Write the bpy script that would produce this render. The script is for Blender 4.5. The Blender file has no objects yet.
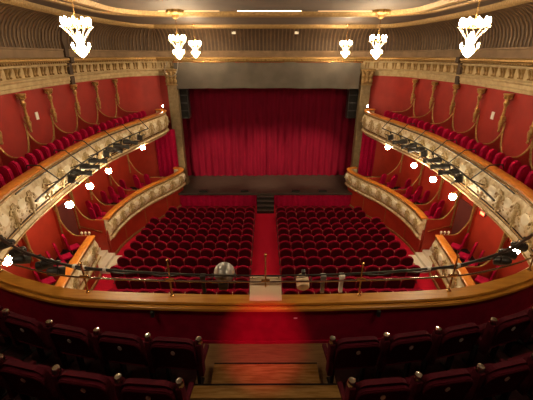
import bpy, bmesh, math, random
from mathutils import Vector, Matrix
random.seed(7)
PI = math.pi
SC = bpy.context.scene
COL = SC.collection
E = 8.8                      # eye height above the stalls floor at the front row

# ------------------------------------------------------------------ materials
def mat(name, col, rough=.6, metal=0., noise=None, nscale=8., bump=0., bscale=40., sheen=0., coat=0., emit=None, estr=0., spec=.5, detail=3., stretch=None):
    m = bpy.data.materials.new(name); m.use_nodes = True
    nt = m.node_tree; b = nt.nodes['Principled BSDF']
    b.inputs['Base Color'].default_value = (*col, 1)
    b.inputs['Roughness'].default_value = rough
    b.inputs['Metallic'].default_value = metal
    b.inputs['Specular IOR Level'].default_value = spec
    if sheen:
        b.inputs['Sheen Weight'].default_value = sheen
        b.inputs['Sheen Roughness'].default_value = .4
        b.inputs['Sheen Tint'].default_value = (1, .25, .3, 1)
    if coat:
        b.inputs['Coat Weight'].default_value = coat; b.inputs['Coat Roughness'].default_value = .15
    if emit:
        b.inputs['Emission Color'].default_value = (*emit, 1); b.inputs['Emission Strength'].default_value = estr
    if noise or bump:
        tc = nt.nodes.new('ShaderNodeTexCoord')
        src = tc.outputs['Object']
        if stretch:
            mp = nt.nodes.new('ShaderNodeMapping'); mp.inputs['Scale'].default_value = stretch
            nt.links.new(src, mp.inputs['Vector']); src = mp.outputs['Vector']
        if noise:
            n = nt.nodes.new('ShaderNodeTexNoise'); n.inputs['Scale'].default_value = nscale; n.inputs['Detail'].default_value = detail
            nt.links.new(src, n.inputs['Vector'])
            r = nt.nodes.new('ShaderNodeValToRGB')
            r.color_ramp.elements[0].position = .38; r.color_ramp.elements[1].position = .62
            r.color_ramp.elements[0].color = (*col, 1); r.color_ramp.elements[1].color = (*noise, 1)
            nt.links.new(n.outputs['Fac'], r.inputs['Fac']); nt.links.new(r.outputs['Color'], b.inputs['Base Color'])
        if bump:
            n2 = nt.nodes.new('ShaderNodeTexNoise'); n2.inputs['Scale'].default_value = bscale; n2.inputs['Detail'].default_value = 4
            nt.links.new(src, n2.inputs['Vector'])
            bp = nt.nodes.new('ShaderNodeBump'); bp.inputs['Strength'].default_value = bump; bp.inputs['Distance'].default_value = .02
            nt.links.new(n2.outputs['Fac'], bp.inputs['Height']); nt.links.new(bp.outputs['Normal'], b.inputs['Normal'])
    return m

M = {}
M['curtain']  = mat('crimson_stage_velvet', (.10, .0006, .010), .85, noise=(.125, .0008, .0125), nscale=2.5, stretch=(3, 3, .3), spec=.12)
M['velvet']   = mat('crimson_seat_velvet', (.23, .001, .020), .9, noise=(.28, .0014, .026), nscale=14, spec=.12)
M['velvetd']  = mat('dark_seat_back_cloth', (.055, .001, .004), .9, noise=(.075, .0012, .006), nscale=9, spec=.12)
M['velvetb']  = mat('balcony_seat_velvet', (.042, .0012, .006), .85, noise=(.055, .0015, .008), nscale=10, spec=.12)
M['boxred']   = mat('bright_red_chair_velvet', (.33, .002, .036), .8, noise=(.40, .0025, .045), nscale=10, spec=.12)
M['parapet']  = mat('maroon_parapet_velvet', (.20, .002, .022), .7, noise=(.25, .003, .028), nscale=5, bump=.2, bscale=90, spec=.12)
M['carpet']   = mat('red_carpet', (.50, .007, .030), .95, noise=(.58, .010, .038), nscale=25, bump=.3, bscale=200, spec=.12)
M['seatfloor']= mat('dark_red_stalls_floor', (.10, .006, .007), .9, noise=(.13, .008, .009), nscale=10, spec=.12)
M['redwall']  = mat('red_painted_wall', (.25, .011, .006), .65, noise=(.30, .014, .007), nscale=1.6, bump=.08, bscale=60)
M['boxwall']  = mat('orange_red_painted_panel', (.36, .024, .010), .55, noise=(.42, .031, .013), nscale=2., bump=.06, bscale=60)
M['gold']     = mat('aged_gilding', (.46, .28, .09), .42, .5, noise=(.30, .17, .05), nscale=16, bump=.4, bscale=50)
M['golddk']   = mat('dark_bronze_gilding', (.30, .19, .07), .5, .35, noise=(.20, .12, .04), nscale=18, bump=.5, bscale=50)
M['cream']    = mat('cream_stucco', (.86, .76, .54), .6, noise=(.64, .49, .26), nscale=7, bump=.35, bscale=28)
M['creamlt']  = mat('pale_cream_stucco', (.92, .86, .68), .55, noise=(.88, .79, .58), nscale=7, bump=.2, bscale=30)
M['olive']    = mat('olive_gilt_ornament', (.38, .27, .11), .5, .1, noise=(.56, .43, .21), nscale=20, bump=.5, bscale=50)
M['wood']     = mat('varnished_orange_wood', (.62, .20, .025), .28, noise=(.74, .28, .04), nscale=6, coat=.4, stretch=(1, 1, 1))
M['railwood'] = mat('varnished_brown_rail_wood', (.40, .16, .018), .33, noise=(.50, .23, .032), nscale=5, spec=.3, stretch=(.4, 3, 3))
M['stepwood'] = mat('worn_brown_step_wood', (.20, .105, .026), .22, noise=(.29, .165, .05), nscale=7, bump=.15, bscale=30, stretch=(.6, 5, 5))
M['stage']    = mat('black_stage_boards', (.038, .026, .020), .55, noise=(.055, .038, .030), nscale=4, bump=.1, bscale=20, stretch=(.3, 4, 4))
M['black']    = mat('black_painted_metal', (.018, .017, .016), .4, .2, noise=(.03, .028, .026), nscale=12)
M['blackcl']  = mat('black_cloth', (.012, .010, .010), .9, noise=(.016, .014, .013), nscale=5, spec=.12)
M['grey']     = mat('grey_metal', (.25, .25, .24), .35, .6, noise=(.32, .31, .30), nscale=14)
M['chrome']   = mat('polished_steel', (.60, .56, .50), .18, 1., noise=(.52, .48, .42), nscale=10)
M['brass']    = mat('polished_brass', (.70, .42, .15), .25, .9, noise=(.60, .34, .11), nscale=12)
M['pelmet']   = mat('grey_border_cloth', (.095, .083, .068), .9, noise=(.115, .10, .083), nscale=1.2, bump=.25, bscale=4, spec=.12)
M['ceil']     = mat('mauve_brown_plaster', (.085, .054, .037), .8, noise=(.068, .043, .029), nscale=.9, bump=.1, bscale=12)
M['paint']    = mat('faded_blue_grey_ceiling_fresco', (.085, .066, .052), .8, noise=(.12, .088, .064), nscale=.7, detail=6)
M['cove']     = mat('brown_cove_plaster', (.055, .030, .014), .75, noise=(.042, .022, .010), nscale=2.)
M['band']     = mat('brown_band_plaster', (.17, .105, .055), .75, noise=(.13, .08, .04), nscale=2.)
M['colstone'] = mat('dim_gilded_column_stone', (.22, .16, .08), .55, noise=(.17, .12, .055), nscale=6, bump=.3, bscale=30)
M['aislewood']= mat('dull_brown_floor_wood', (.13, .07, .026), .4, noise=(.17, .10, .04), nscale=7, bump=.15, bscale=30, stretch=(.6, 5, 5))
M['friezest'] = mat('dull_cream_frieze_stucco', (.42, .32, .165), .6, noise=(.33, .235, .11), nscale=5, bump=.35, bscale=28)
M['fin']      = mat('bronze_cove_ribs', (.12, .068, .028), .6, .1, noise=(.085, .046, .018), nscale=5)
M['marble']   = mat('pale_marble', (.88, .82, .70), .4, noise=(.82, .74, .60), nscale=3, detail=6)
M['card']     = mat('cream_painted_board', (.74, .58, .40), .6, noise=(.70, .54, .36), nscale=3)
M['white']    = mat('white_enamel', (.80, .77, .70), .5, noise=(.76, .73, .66), nscale=9)
M['lens']     = mat('dark_lens_glass', (.05, .055, .06), .08, noise=(.07, .075, .08), nscale=4)
M['arm']      = mat('pale_beech_armrest', (.60, .40, .20), .4, noise=(.52, .33, .15), nscale=12)
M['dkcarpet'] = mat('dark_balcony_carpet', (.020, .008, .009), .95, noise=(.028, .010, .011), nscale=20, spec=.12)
M['shell']    = mat('dark_red_rear_wall', (.10, .012, .010), .8, noise=(.12, .015, .012), nscale=2)
M['bulb']     = mat('lit_candle_bulb', (1, .85, .6), .5, emit=(1, .78, .50), estr=190)
M['bowl']     = mat('glowing_basket_crystal', (1, .9, .75), .4, emit=(1, .80, .54), estr=26)  # emission stands in for the bulbs' light caught in the crystal
M['globe']    = mat('lit_opal_globe', (1, .9, .7), .4, emit=(1, .78, .48), estr=85)
M['strip']    = mat('lit_cove_strip', (1, .9, .7), .4, emit=(1, .78, .48), estr=4)
M['stripdim'] = mat('dim_lit_cove_strip', (.8, .6, .35), .4, emit=(1, .66, .34), estr=.45)
M['redled']   = mat('lit_red_lamp', (1, .05, .08), .4, emit=(1, .02, .06), estr=170)
M['exit']     = mat('lit_red_exit_lamp', (1, .05, .03), .4, emit=(1, .05, .02), estr=12)
M['crystal']  = mat('cut_crystal_drops', (.9, .78, .58), .12, .3, noise=(.8, .66, .45), nscale=30)

# ------------------------------------------------------------------ mesh builder
class MB:
    def __init__(s): s.v = []; s.f = []
    def add(s, v, f):
        o = len(s.v); s.v += [tuple(p) for p in v]; s.f += [tuple(i + o for i in q) for q in f]; return s
    def box(s, c, d, bev=0., rot=None):
        x, y, z = d[0] / 2, d[1] / 2, d[2] / 2
        if bev <= 0:
            v = [(a * x, b * y, e * z) for a in (-1, 1) for b in (-1, 1) for e in (-1, 1)]
            f = [(0, 1, 3, 2), (4, 6, 7, 5), (0, 4, 5, 1), (2, 3, 7, 6), (0, 2, 6, 4), (1, 5, 7, 3)]
        else:
            bm = bmesh.new(); bmesh.ops.create_cube(bm, size=1)
            for q in bm.verts: q.co = Vector((q.co.x * d[0], q.co.y * d[1], q.co.z * d[2]))
            bmesh.ops.bevel(bm, geom=bm.edges[:], offset=bev, segments=2, affect='EDGES', profile=.6)
            bm.verts.index_update()
            v = [tuple(q.co) for q in bm.verts]; f = [tuple(q.index for q in p.verts) for p in bm.faces]; bm.free()
        R = rot or Matrix.Identity(3)
        return s.add([R @ Vector(p) + Vector(c) for p in v], f)
    def tube(s, pts, r, n=8, cap=True):
        pts = [Vector(p) for p in pts]; rs = r if isinstance(r, (list, tuple)) else [r] * len(pts)
        v = []; f = []; up = None
        for i, p in enumerate(pts):
            t = (pts[min(i + 1, len(pts) - 1)] - pts[max(i - 1, 0)]).normalized()
            if up is None: up = Vector((0, 0, 1)) if abs(t.z) < .9 else Vector((1, 0, 0))
            a = t.cross(up)
            if a.length < 1e-4: a = t.cross(Vector((0, 1, 0)))
            a.normalize(); b = a.cross(t).normalized(); up = b
            v += [p + (a * math.cos(2 * PI * k / n) + b * math.sin(2 * PI * k / n)) * rs[i] for k in range(n)]
        for i in range(len(pts) - 1):
            for k in range(n):
                f.append((i * n + k, i * n + (k + 1) % n, (i + 1) * n + (k + 1) % n, (i + 1) * n + k))
        if cap: f += [tuple(range(n))[::-1], tuple((len(pts) - 1) * n + k for k in range(n))]
        return s.add(v, f)
    def lathe(s, prof, c=(0, 0, 0), n=12, R=None):
        R = R or Matrix.Identity(3); c = Vector(c); v = []; f = []
        for (r, z) in prof:
            v += [R @ Vector((max(r, 1e-4) * math.cos(2 * PI * k / n), max(r, 1e-4) * math.sin(2 * PI * k / n), z)) + c for k in range(n)]
        for i in range(len(prof) - 1):
            for k in range(n):
                f.append((i * n + k, i * n + (k + 1) % n, (i + 1) * n + (k + 1) % n, (i + 1) * n + k))
        f += [tuple(range(n))[::-1], tuple((len(prof) - 1) * n + k for k in range(n))]
        return s.add(v, f)
    def ball(s, c, r, n=10, m=6, sc=(1, 1, 1), R=None):
        R = R or Matrix.Identity(3); v = []; f = []
        for i in range(m + 1):
            th = PI * i / m
            for k in range(n):
                ph = 2 * PI * k / n; q = math.sin(th) or 1e-4
                v.append(R @ Vector((q * math.cos(ph) * r * sc[0], q * math.sin(ph) * r * sc[1], math.cos(th) * r * sc[2])) + Vector(c))
        for i in range(m):
            for k in range(n): f.append((i * n + k, i * n + (k + 1) % n, (i + 1) * n + (k + 1) % n, (i + 1) * n + k))
        return s.add(v, f)
    def prism(s, out, d0, d1, fn):
        """outline (a,b) extruded between depths d0,d1; fn(a,b,d) -> point"""
        n = len(out); v = [fn(a, b, d0) for a, b in out] + [fn(a, b, d1) for a, b in out]
        f = [tuple(range(n))[::-1], tuple(range(n, 2 * n))] + [(k, (k + 1) % n, n + (k + 1) % n, n + k) for k in range(n)]
        return s.add(v, f)
    def sweep(s, path, prof, closed=True):
        """path of (x,y,z), profile of (o,dz): o goes to the side given by nrm()"""
        N = nrm(path); n = len(prof); v = []; f = []
        for p, q in zip(path, N):
            v += [(p[0] + q[0] * o, p[1] + q[1] * o, p[2] + dz) for o, dz in prof]
        for i in range(len(path) - 1):
            for k in range(n if closed else n - 1):
                f.append((i * n + k, i * n + (k + 1) % n, (i + 1) * n + (k + 1) % n, (i + 1) * n + k))
        if closed: f += [tuple(range(n))[::-1], tuple((len(path) - 1) * n + k for k in range(n))]
        return s.add(v, f)
    def build(s, name, m, parent=None, smooth=False, loc=None):
        me = bpy.data.meshes.new(name); me.from_pydata(s.v, [], s.f)
        bm = bmesh.new(); bm.from_mesh(me); bmesh.ops.recalc_face_normals(bm, faces=bm.faces[:]); bm.to_mesh(me); bm.free()
        me.materials.append(m if not isinstance(m, str) else M[m])
        if smooth:
            for p in me.polygons: p.use_smooth = True
            try: me.set_sharp_from_angle(angle=math.radians(40))
            except Exception: pass
        o = bpy.data.objects.new(name, me); COL.objects.link(o)
        if parent is not None: o.parent = parent
        if loc: o.location = loc
        return o

def nrm(path):
    """unit normal per path point, pointing to the hall's inside (towards the centre axis)"""
    out = []
    for i, p in enumerate(path):
        a = path[max(i - 1, 0)]; b = path[min(i + 1, len(path) - 1)]
        tx, ty = b[0] - a[0], b[1] - a[1]; l = math.hypot(tx, ty) or 1
        out.append((ty / l, -tx / l))
    # one consistent side: that of the point nearest to (0,12)
    s = sum(q[0] * (0 - p[0]) + q[1] * (12 - p[1]) for p, q in zip(path, out))
    return [(q[0], q[1]) if s > 0 else (-q[0], -q[1]) for q in out]
def catmull(P, n=6):
    P = [Vector(p) for p in P]; Q = [P[0] * 2 - P[1]] + P + [P[-1] * 2 - P[-2]]; out = []
    for i in range(1, len(Q) - 2):
        for k in range(n):
            t = k / n; a, b, c, d = Q[i - 1:i + 3]
            out.append(.5 * ((2 * b) + (c - a) * t + (2 * a - 5 * b + 4 * c - d) * t * t + (3 * b - a - 3 * c + d) * t ** 3))
    return [tuple(p) for p in out + [P[-1]]]
def resample(path, n):
    d = [0]
    for a, b in zip(path, path[1:]): d.append(d[-1] + (Vector(b) - Vector(a)).length)
    out = []; j = 0
    for k in range(n):
        t = d[-1] * k / (n - 1)
        while j < len(d) - 2 and d[j + 1] < t: j += 1
        u = (t - d[j]) / max(d[j + 1] - d[j], 1e-9)
        out.append(tuple(Vector(path[j]).lerp(Vector(path[j + 1]), u)))
    return out
def xat(path, y):
    best = None
    for a, b in zip(path, path[1:]):
        lo, hi = (a, b) if a[1] < b[1] else (b, a)
        if lo[1] <= y <= hi[1] and hi[1] > lo[1]:
            x = lo[0] + (hi[0] - lo[0]) * (y - lo[1]) / (hi[1] - lo[1])
            if best is None or abs(x) > abs(best): best = x
    return best
def sd(path, s, z): return [(p[0] * s, p[1], z) for p in path]

def tag(o, label=None, cat=None, group=None, kind=None):
    if label: o['label'] = label
    if cat: o['category'] = cat
    if group: o['group'] = group
    if kind: o['kind'] = kind
    return o
def empty(name, loc=(0, 0, 0), rz=0.):
    o = bpy.data.objects.new(name, None); COL.objects.link(o); o.location = loc; o.rotation_euler = (0, 0, rz); o.empty_display_size = .1
    return o
KIDS = {}
def kids(o):
    if o.name not in KIDS: KIDS[o.name] = [c for c in COL.objects if c.parent == o]
    return KIDS[o.name]
def copy_tree(o, parent=None):
    c = o.copy(); COL.objects.link(c)
    if parent is not None: c.parent = parent
    for ch in kids(o): copy_tree(ch, c)
    return c
def struct(o): o['kind'] = 'structure'; return o
ORD = 'first second third fourth fifth sixth seventh eighth ninth tenth eleventh twelfth'.split()
SIDE = {-1: 'left', 1: 'right'}

# ------------------------------------------------------------------ plan curves (right side, x > 0)
TIER = catmull([(6.5, 20.3), (6.05, 20.05), (5.88, 19.3), (6.14, 17.4), (6.52, 15.3), (6.80, 13.2), (6.70, 10.5), (6.48, 8.6), (6.20, 7.1), (5.80, 5.8), (5.25, 4.95)], 6)
BOXA = catmull([(5.80, 20.08), (5.42, 19.97), (5.24, 19.6), (5.44, 18.8), (5.84, 17.9), (6.40, 16.76), (6.86, 15.2), (7.02, 13.83), (6.98, 12.9)], 6)
BOXB = catmull([(6.88, 11.4), (6.68, 10.0), (6.40, 8.4), (5.95, 6.6)], 6)
WALL = catmull([(7.2, 3.5), (7.6, 5.5), (7.75, 7.6), (7.95, 9.9), (8.22, 12), (8.36, 14), (8.28, 16), (8.0, 18.3), (7.45, 20.0), (6.3, 20.95)], 6)
RAIL = catmull([(-5.25, 4.95), (-4.9, 4.72), (-4.26, 4.37), (-3.77, 4.16), (-3.02, 3.93), (-2.28, 3.84), (-1.1, 3.78), (0, 3.76), (1.1, 3.78), (2.28, 3.84), (3.02, 3.93), (3.77, 4.16), (4.26, 4.37), (4.9, 4.72), (5.25, 4.95)], 5)
ZT, ZB, ZC = E - 2.95, E - 6.53, E - 3.2       # handrail tops: upper tier, stalls boxes, central balcony
def zfl(y): return .063 * (17 - max(min(y, 17), 4))

# ------------------------------------------------------------------ camera
cam = bpy.data.cameras.new('camera'); co = bpy.data.objects.new('camera', cam); COL.objects.link(co)
cam.sensor_fit = 'HORIZONTAL'; cam.sensor_width = 36; cam.lens = 36 * 330 / 533
cam.clip_start = .05; cam.clip_end = 100
pitch = math.atan(145 / 330)
co.location = (0, 0, E); co.rotation_euler = (PI / 2 - pitch, 0, -math.radians(.2))
SC.camera = co

# ------------------------------------------------------------------ setting: floors, walls, ceiling
ys = [4, 6, 8, 10, 12, 14, 16, 17, 19.2]
def strip(name, x0, x1, m, dz=0., th=.12):
    b = MB()
    p = [((x0 + x1) / 2, y, zfl(y) + dz) for y in ys]
    w = abs(x1 - x0) / 2
    for i in range(len(p) - 1):
        (xa, ya, za), (xb, yb, zb) = p[i], p[i + 1]
        b.add([(x0, ya, za), (x1, ya, za), (x1, yb, zb), (x0, yb, zb), (x0, ya, za - th), (x1, ya, za - th), (x1, yb, zb - th), (x0, yb, zb - th)],
              [(0, 1, 2, 3), (7, 6, 5, 4), (0, 4, 5, 1), (2, 6, 7, 3), (1, 5, 6, 2), (3, 7, 4, 0)])
    return struct(b.build(name, m))
strip('floor', -9, 9, 'carpet')
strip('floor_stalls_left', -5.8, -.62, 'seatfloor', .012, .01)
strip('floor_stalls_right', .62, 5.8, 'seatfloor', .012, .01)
# stage
b = MB(); b.box((0, 21.1, .93 - .05), (13.6, 4.2, .1)); struct(b.build('floor_stage', 'stage'))
b = MB(); b.box((0, 23.6, 4.0), (16, .1, 8.4)); struct(b.build('wall_stage', 'blackcl'))

UFULL = [(p[0], p[1]) for p in WALL] + [(-p[0], p[1]) for p in WALL[::-1]]
UFULL = [(x, y, 0) for x, y in UFULL]
def at(path, z): return [(p[0], p[1], z) for p in path]
for s in (-1, 1):
    w = sd(WALL, s, 0)
    b = MB(); b.sweep(at(w, 0), [(0, E - 4.05), (0, E - .95), (-.15, E - .95), (-.15, E - 4.05)]); struct(b.build('wall_' + SIDE[s], 'redwall', smooth=True))
    b = MB(); b.sweep(at(w, 0), [(0, -.2), (0, E - 4.05), (-.15, E - 4.05), (-.15, -.2)]); struct(b.build('wall_%s_lower' % SIDE[s], 'boxwall', smooth=True))
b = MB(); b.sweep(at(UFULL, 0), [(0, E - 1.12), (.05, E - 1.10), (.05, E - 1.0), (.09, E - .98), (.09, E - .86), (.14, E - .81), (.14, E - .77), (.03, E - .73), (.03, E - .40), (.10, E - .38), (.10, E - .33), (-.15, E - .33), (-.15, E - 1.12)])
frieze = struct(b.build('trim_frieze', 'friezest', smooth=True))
b = MB(); b.sweep(at(UFULL, 0), [(.05, E - .33), (.12, E - .30), (.12, E - .24), (.26, E - .20), (.26, E - .14), (.20, E - .10), (-.15, E - .10), (-.15, E - .33)])
cornice = struct(b.build('trim_cornice', 'gold', smooth=True))
b = MB()
R = resample(UFULL, 330); N = nrm(R)
for p, q in zip(R[1:-1], N[1:-1]):
    b.box((p[0] + q[0] * .17, p[1] + q[1] * .17, E - .275), (.055, .055, .06), rot=Matrix.Rotation(math.atan2(q[1], q[0]), 3, 'Z'))
b.build('dentil_course', 'golddk', cornice)
b = MB(); b.sweep(at(UFULL, 0), [(.05, E - .10), (.05, E + .16), (.09, E + .18), (.09, E + .23), (-.15, E + .23), (-.15, E - .10)]); struct(b.build('trim_band', 'band', smooth=True))
cv = [(.02, E + .23), (.02, E + .55), (.10, E + .85), (.28, E + 1.1), (.55, E + 1.28), (.80, E + 1.36), (.80, E + 1.5), (-.15, E + 1.5), (-.15, E + .23)]
b = MB(); b.sweep(at(UFULL, 0), cv); cove = struct(b.build('trim_cove', 'cove', smooth=True))
b = MB()
R = resample(UFULL, 230); N = nrm(R)
for p, q in zip(R[1:-1], N[1:-1]):
    pts = [(p[0] + q[0] * (o + .012), p[1] + q[1] * (o + .012), z) for o, z in cv[:6]]
    b.tube(pts, [.03, .038, .038, .033, .028, .022], 5)
b.build('cove_ribs', 'fin', cove, smooth=True)
b = MB(); b.sweep(at(UFULL, 0), [(.74, E + 1.33), (.84, E + 1.31), (.90, E + 1.36), (.94, E + 1.44), (.94, E + 1.5), (.74, E + 1.5)]); struct(b.build('trim_cove_edge', 'golddk', smooth=True))
# corbel pairs on the frieze
def corbel_mesh():
    b = MB()
    prof = [(0, 0), (.04, .02), (.03, .10), (.05, .16), (.09, .23), (.10, .28), (0, .28)]
    b.prism(prof, -.035, .035, lambda a, z, d: (a, d, z))
    b.box((.05, 0, .29), (.12, .11, .035), .008)
    b.ball((.04, 0, .03), .035, 8, 5)
    return b
cproto = None
R = resample(UFULL, 91); N = nrm(R)
for i, (p, q) in enumerate(zip(R, N)):
    if i < 6 or i > 84 or abs(p[0]) < 5.4: continue
    for k in (-1, 1):
        if cproto is None: cproto = corbel_mesh().build('corbel', 'golddk', frieze); o = cproto
        else: o = cproto.copy(); COL.objects.link(o); o.parent = frieze
        tx, ty = -q[1], q[0]
        o.location = (p[0] + q[0] * .03 + tx * .085 * k, p[1] + q[1] * .03 + ty * .085 * k, E - .71)
        o.rotation_euler = (0, 0, math.atan2(q[1], q[0]))
# ceiling with its framed fresco
b = MB(); b.box((0, 9.5, E + 1.6), (19, 27, .2)); struct(b.build('ceiling', 'ceil'))
def rrect(hx, y0, y1, r, n=8):
    out = []
    for cx, cy, a0 in ((hx - r, y1 - r, 0), (-hx + r, y1 - r, 90), (-hx + r, y0 + r, 180), (hx - r, y0 + r, 270)):
        for k in range(n + 1):
            a = math.radians(a0 + 90 * k / n); out.append((cx + r * math.cos(a), cy + r * math.sin(a)))
    return out
RR = rrect(5.2, 2.0, 13.9, 1.6)
b = MB(); b.prism(RR, E + 1.46, E + 1.5, lambda a, c, d: (a, c, d)); struct(b.build('ceiling_fresco', 'paint'))
ring = [(x, y, 0) for x, y in RR] + [(RR[0][0], RR[0][1], 0)]
b = MB(); b.sweep(ring, [(-.20, E + 1.5), (-.22, E + 1.40), (-.12, E + 1.34), (-.05, E + 1.30), (.03, E + 1.33), (.06, E + 1.42), (.10, E + 1.5)]); struct(b.build('trim_fresco_frame', 'golddk', smooth=True))
RR2 = rrect(6.3, .9, 15.5, 2.0)
ring = [(x, y, 0) for x, y in RR2] + [(RR2[0][0], RR2[0][1], 0)]
b = MB(); b.sweep(ring, [(-.10, E + 1.5), (-.08, E + 1.44), (0, E + 1.42), (.08, E + 1.44), (.10, E + 1.5)]); struct(b.build('trim_ceiling_bead', 'golddk', smooth=True))
# gilt ceiling bosses with corner scrolls
for s in (-1, 1):
    b = MB()
    b.lathe([(.02, -.30), (.10, -.26), (.14, -.16), (.26, -.10), (.30, 0)], (0, 0, 0), 14)
    for k in range(8):
        a = 2 * PI * k / 8; b.ball((.27 * math.cos(a), .27 * math.sin(a), -.07), .07, 8, 5)
    o = b.build('ceiling_boss', 'gold', smooth=True, loc=(-3.2 if s < 0 else 4.13, 13.4, E + 1.47))
    tag(o, 'gilded ceiling boss above the middle chandelier on the %s' % SIDE[s], 'ceiling boss', 'gilded ceiling bosses')
# strip lights on the fresco frame facing the stage
for i, (x, w) in enumerate(((-2.75, 2.2), (.15, 2.3), (2.9, 2.0))):
    r = empty('ceiling_strip_light', (x, 13.66, E + 1.45))
    tag(r, ['warm strip light along the ceiling frame, at the left', 'bright short strip light at the middle of the ceiling frame', 'warm strip light along the ceiling frame, at the right'][i], 'ceiling light', 'strip lights on the ceiling frame')
    MB().box((0, 0, .04), (w + .1, .12, .05), .01).build('housing', 'gold', r)
    MB().box((0, -.055, .01), (w, .03, .05), .008).build('diffuser', 'strip' if i == 1 else 'stripdim', r)
# rear of the hall
b = MB(); b.box((0, -3.6, 6.0), (18, .2, 9)); struct(b.build('wall_back', 'shell'))
for s in (-1, 1):
    b = MB(); b.box((8.2 * s, 0, 6.0), (.2, 7.4, 9)); struct(b.build('wall_%s_rear' % SIDE[s], 'shell'))

# ------------------------------------------------------------------ proscenium
def column(s):
    r = empty('proscenium_column', (-5.50 if s < 0 else 5.95, 20.75, 0.9))
    tag(r, 'cream and gold proscenium column on the %s of the stage curtain' % SIDE[s], 'column', 'proscenium columns')
    b = MB(); b.box((0, 0, 3.3), (.58, .5, 6.1), .03)
    for k in range(-3, 4): b.tube([(k * .077, -.25, .5), (k * .077, -.25, 6.2)], .035, 6)
    b.build('shaft', 'colstone', r, smooth=True)
    b = MB(); b.box((0, -.02, .2), (.72, .6, .4), .04); b.box((0, -.02, .45), (.66, .56, .1), .03); b.build('base', 'colstone', r)
    b = MB()
    b.box((0, -.04, 7.1), (.84, .66, .12), .03); b.box((0, -.02, 6.3), (.68, .56, .08), .02)
    b.box((0, -.03, 6.7), (.60, .52, .74), .06)
    for k in (-1, 0, 1):
        for j in (0, 1): b.ball((k * .21, -.29, 6.5 + .3 * j), .13, 8, 6, (1, .6, 1.3))
        b.ball((k * .28, -.32, 6.97), .10, 8, 6)
    b.build('capital', 'golddk', r, smooth=True)
for s in (-1, 1): column(s)
# red return wall from the column to the side wall
for s in (-1, 1):
    b = MB(); b.box((6.85 * s, 21.05, 4.2), (2.2, .12, 8.0)); struct(b.build('wall_proscenium_' + SIDE[s], 'redwall'))
b = MB(); b.box((0, 21.02, 8.55), (13.2, .16, 1.6)); struct(b.build('wall_front', 'band'))

def drape(name, x0, x1, y, z0, z1, folds, amp, m, parent=None, th=.03, gather=1.0, nz=8):
    n = max(int((x1 - x0) * folds * 8), 24); v = []; f = []
    ph = random.random() * 6
    for layer in (0, 1):
        for j in range(nz + 1):
            u = j / nz
            for i in range(n + 1):
                t = i / n; x = x0 + (x1 - x0) * t
                a = amp * (.55 + .45 * (1 - u) * gather)
                yy = y + a * (math.sin(2 * PI * folds * x + ph + .5 * math.sin(1.7 * x)) + .45 * math.sin(2 * PI * folds * .37 * x + 1.3 * ph)) + layer * th
                v.append((x, yy, z0 + (z1 - z0) * u))
    q = (n + 1) * (nz + 1)
    for j in range(nz):
        for i in range(n):
            a = j * (n + 1) + i
            f.append((a, a + 1, a + n + 2, a + n + 1)); f.append((q + a + n + 1, q + a + n + 2, q + a + 1, q + a))
    for j in range(nz):
        a = j * (n + 1); f.append((a + n + 1, q + a + n + 1, q + a, a)); a += n; f.append((a, q + a, q + a + n + 1, a + n + 1))
    for i in range(n):
        f.append((i, q + i, q + i + 1, i + 1)); a = nz * (n + 1) + i; f.append((a + 1, q + a + 1, q + a, a))
    b = MB(); b.add(v, f); return b.build(name, m, parent, smooth=True)
for s in (-1, 1):
    o = drape('stage_curtain', min(-.02 * s, 6.3 * s) if s < 0 else -.02, 0.02 if s < 0 else 6.3, 22.25 + .05 * s, .94, 7.9, 2.1, .07, 'curtain')
    tag(o, 'tall crimson stage curtain, the %s half closed behind the stage apron' % SIDE[s], 'stage curtain', 'halves of the stage curtain')
# grey pelmet
n = 60; v = []; f = []
for L in (0, 1):
    for j in range(9):
        for i in range(n + 1):
            x = -5.25 + 10.75 * i / n; u = j / 8
            sag = .02 * math.sin(x * 1.3) ** 2 * (1 - u) - .04 * (x / 5.5) ** 2 * (1 - u)
            yy = 20.42 + .04 * math.sin(x * 2.1 + u * 2) + .03 * math.sin(x * 5.3 - u * 3) + .06 * (1 - u) + L * .03
            v.append((x, yy, E - 1.80 + 1.42 * u + sag))
q = (n + 1) * 9
for j in range(8):
    for i in range(n):
        a = j * (n + 1) + i; f += [(a, a + 1, a + n + 2, a + n + 1), (q + a + n + 1, q + a + n + 2, q + a + 1, q + a)]
for j in range(8):
    a = j * (n + 1); f.append((a + n + 1, q + a + n + 1, q + a, a)); a += n; f.append((a, q + a, q + a + n + 1, a + n + 1))
for i in range(n):
    f.append((i, q + i, q + i + 1, i + 1)); a = 8 * (n + 1) + i; f.append((a + 1, q + a + 1, q + a, a))
r = empty('pelmet', (0, 20.42, E - .38)); r0 = r
tag(r, 'wide grey cloth border hanging across the top of the stage opening', 'pelmet')
o = MB().add(v, f).build('border_cloth', 'pelmet', r, smooth=True); o.location = (0, -20.42, -(E - .38))
MB().tube([(-5.3, .01, .02), (5.6, .01, .02)], .045, 8).build('batten', 'brass', r, smooth=True)
b = MB()
for k in range(-5, 6): b.tube([(k * 1.05, .01, .02), (k * 1.05, .3, .14)], .02, 6)
b.build('hanger', 'brass', r)
# pale cable loop left of the pelmet
o = MB().tube(catmull([(-5.55, 20.3, E - .35), (-5.75, 20.28, E - .8), (-5.5, 20.26, E - 1.12), (-5.1, 20.28, E - .95), (-4.95, 20.32, E - .35)], 6), .018, 6).build('hanging_cable', 'grey', smooth=True)
tag(o, 'loose pale cable looped over the left end of the grey border', 'cable')
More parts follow.
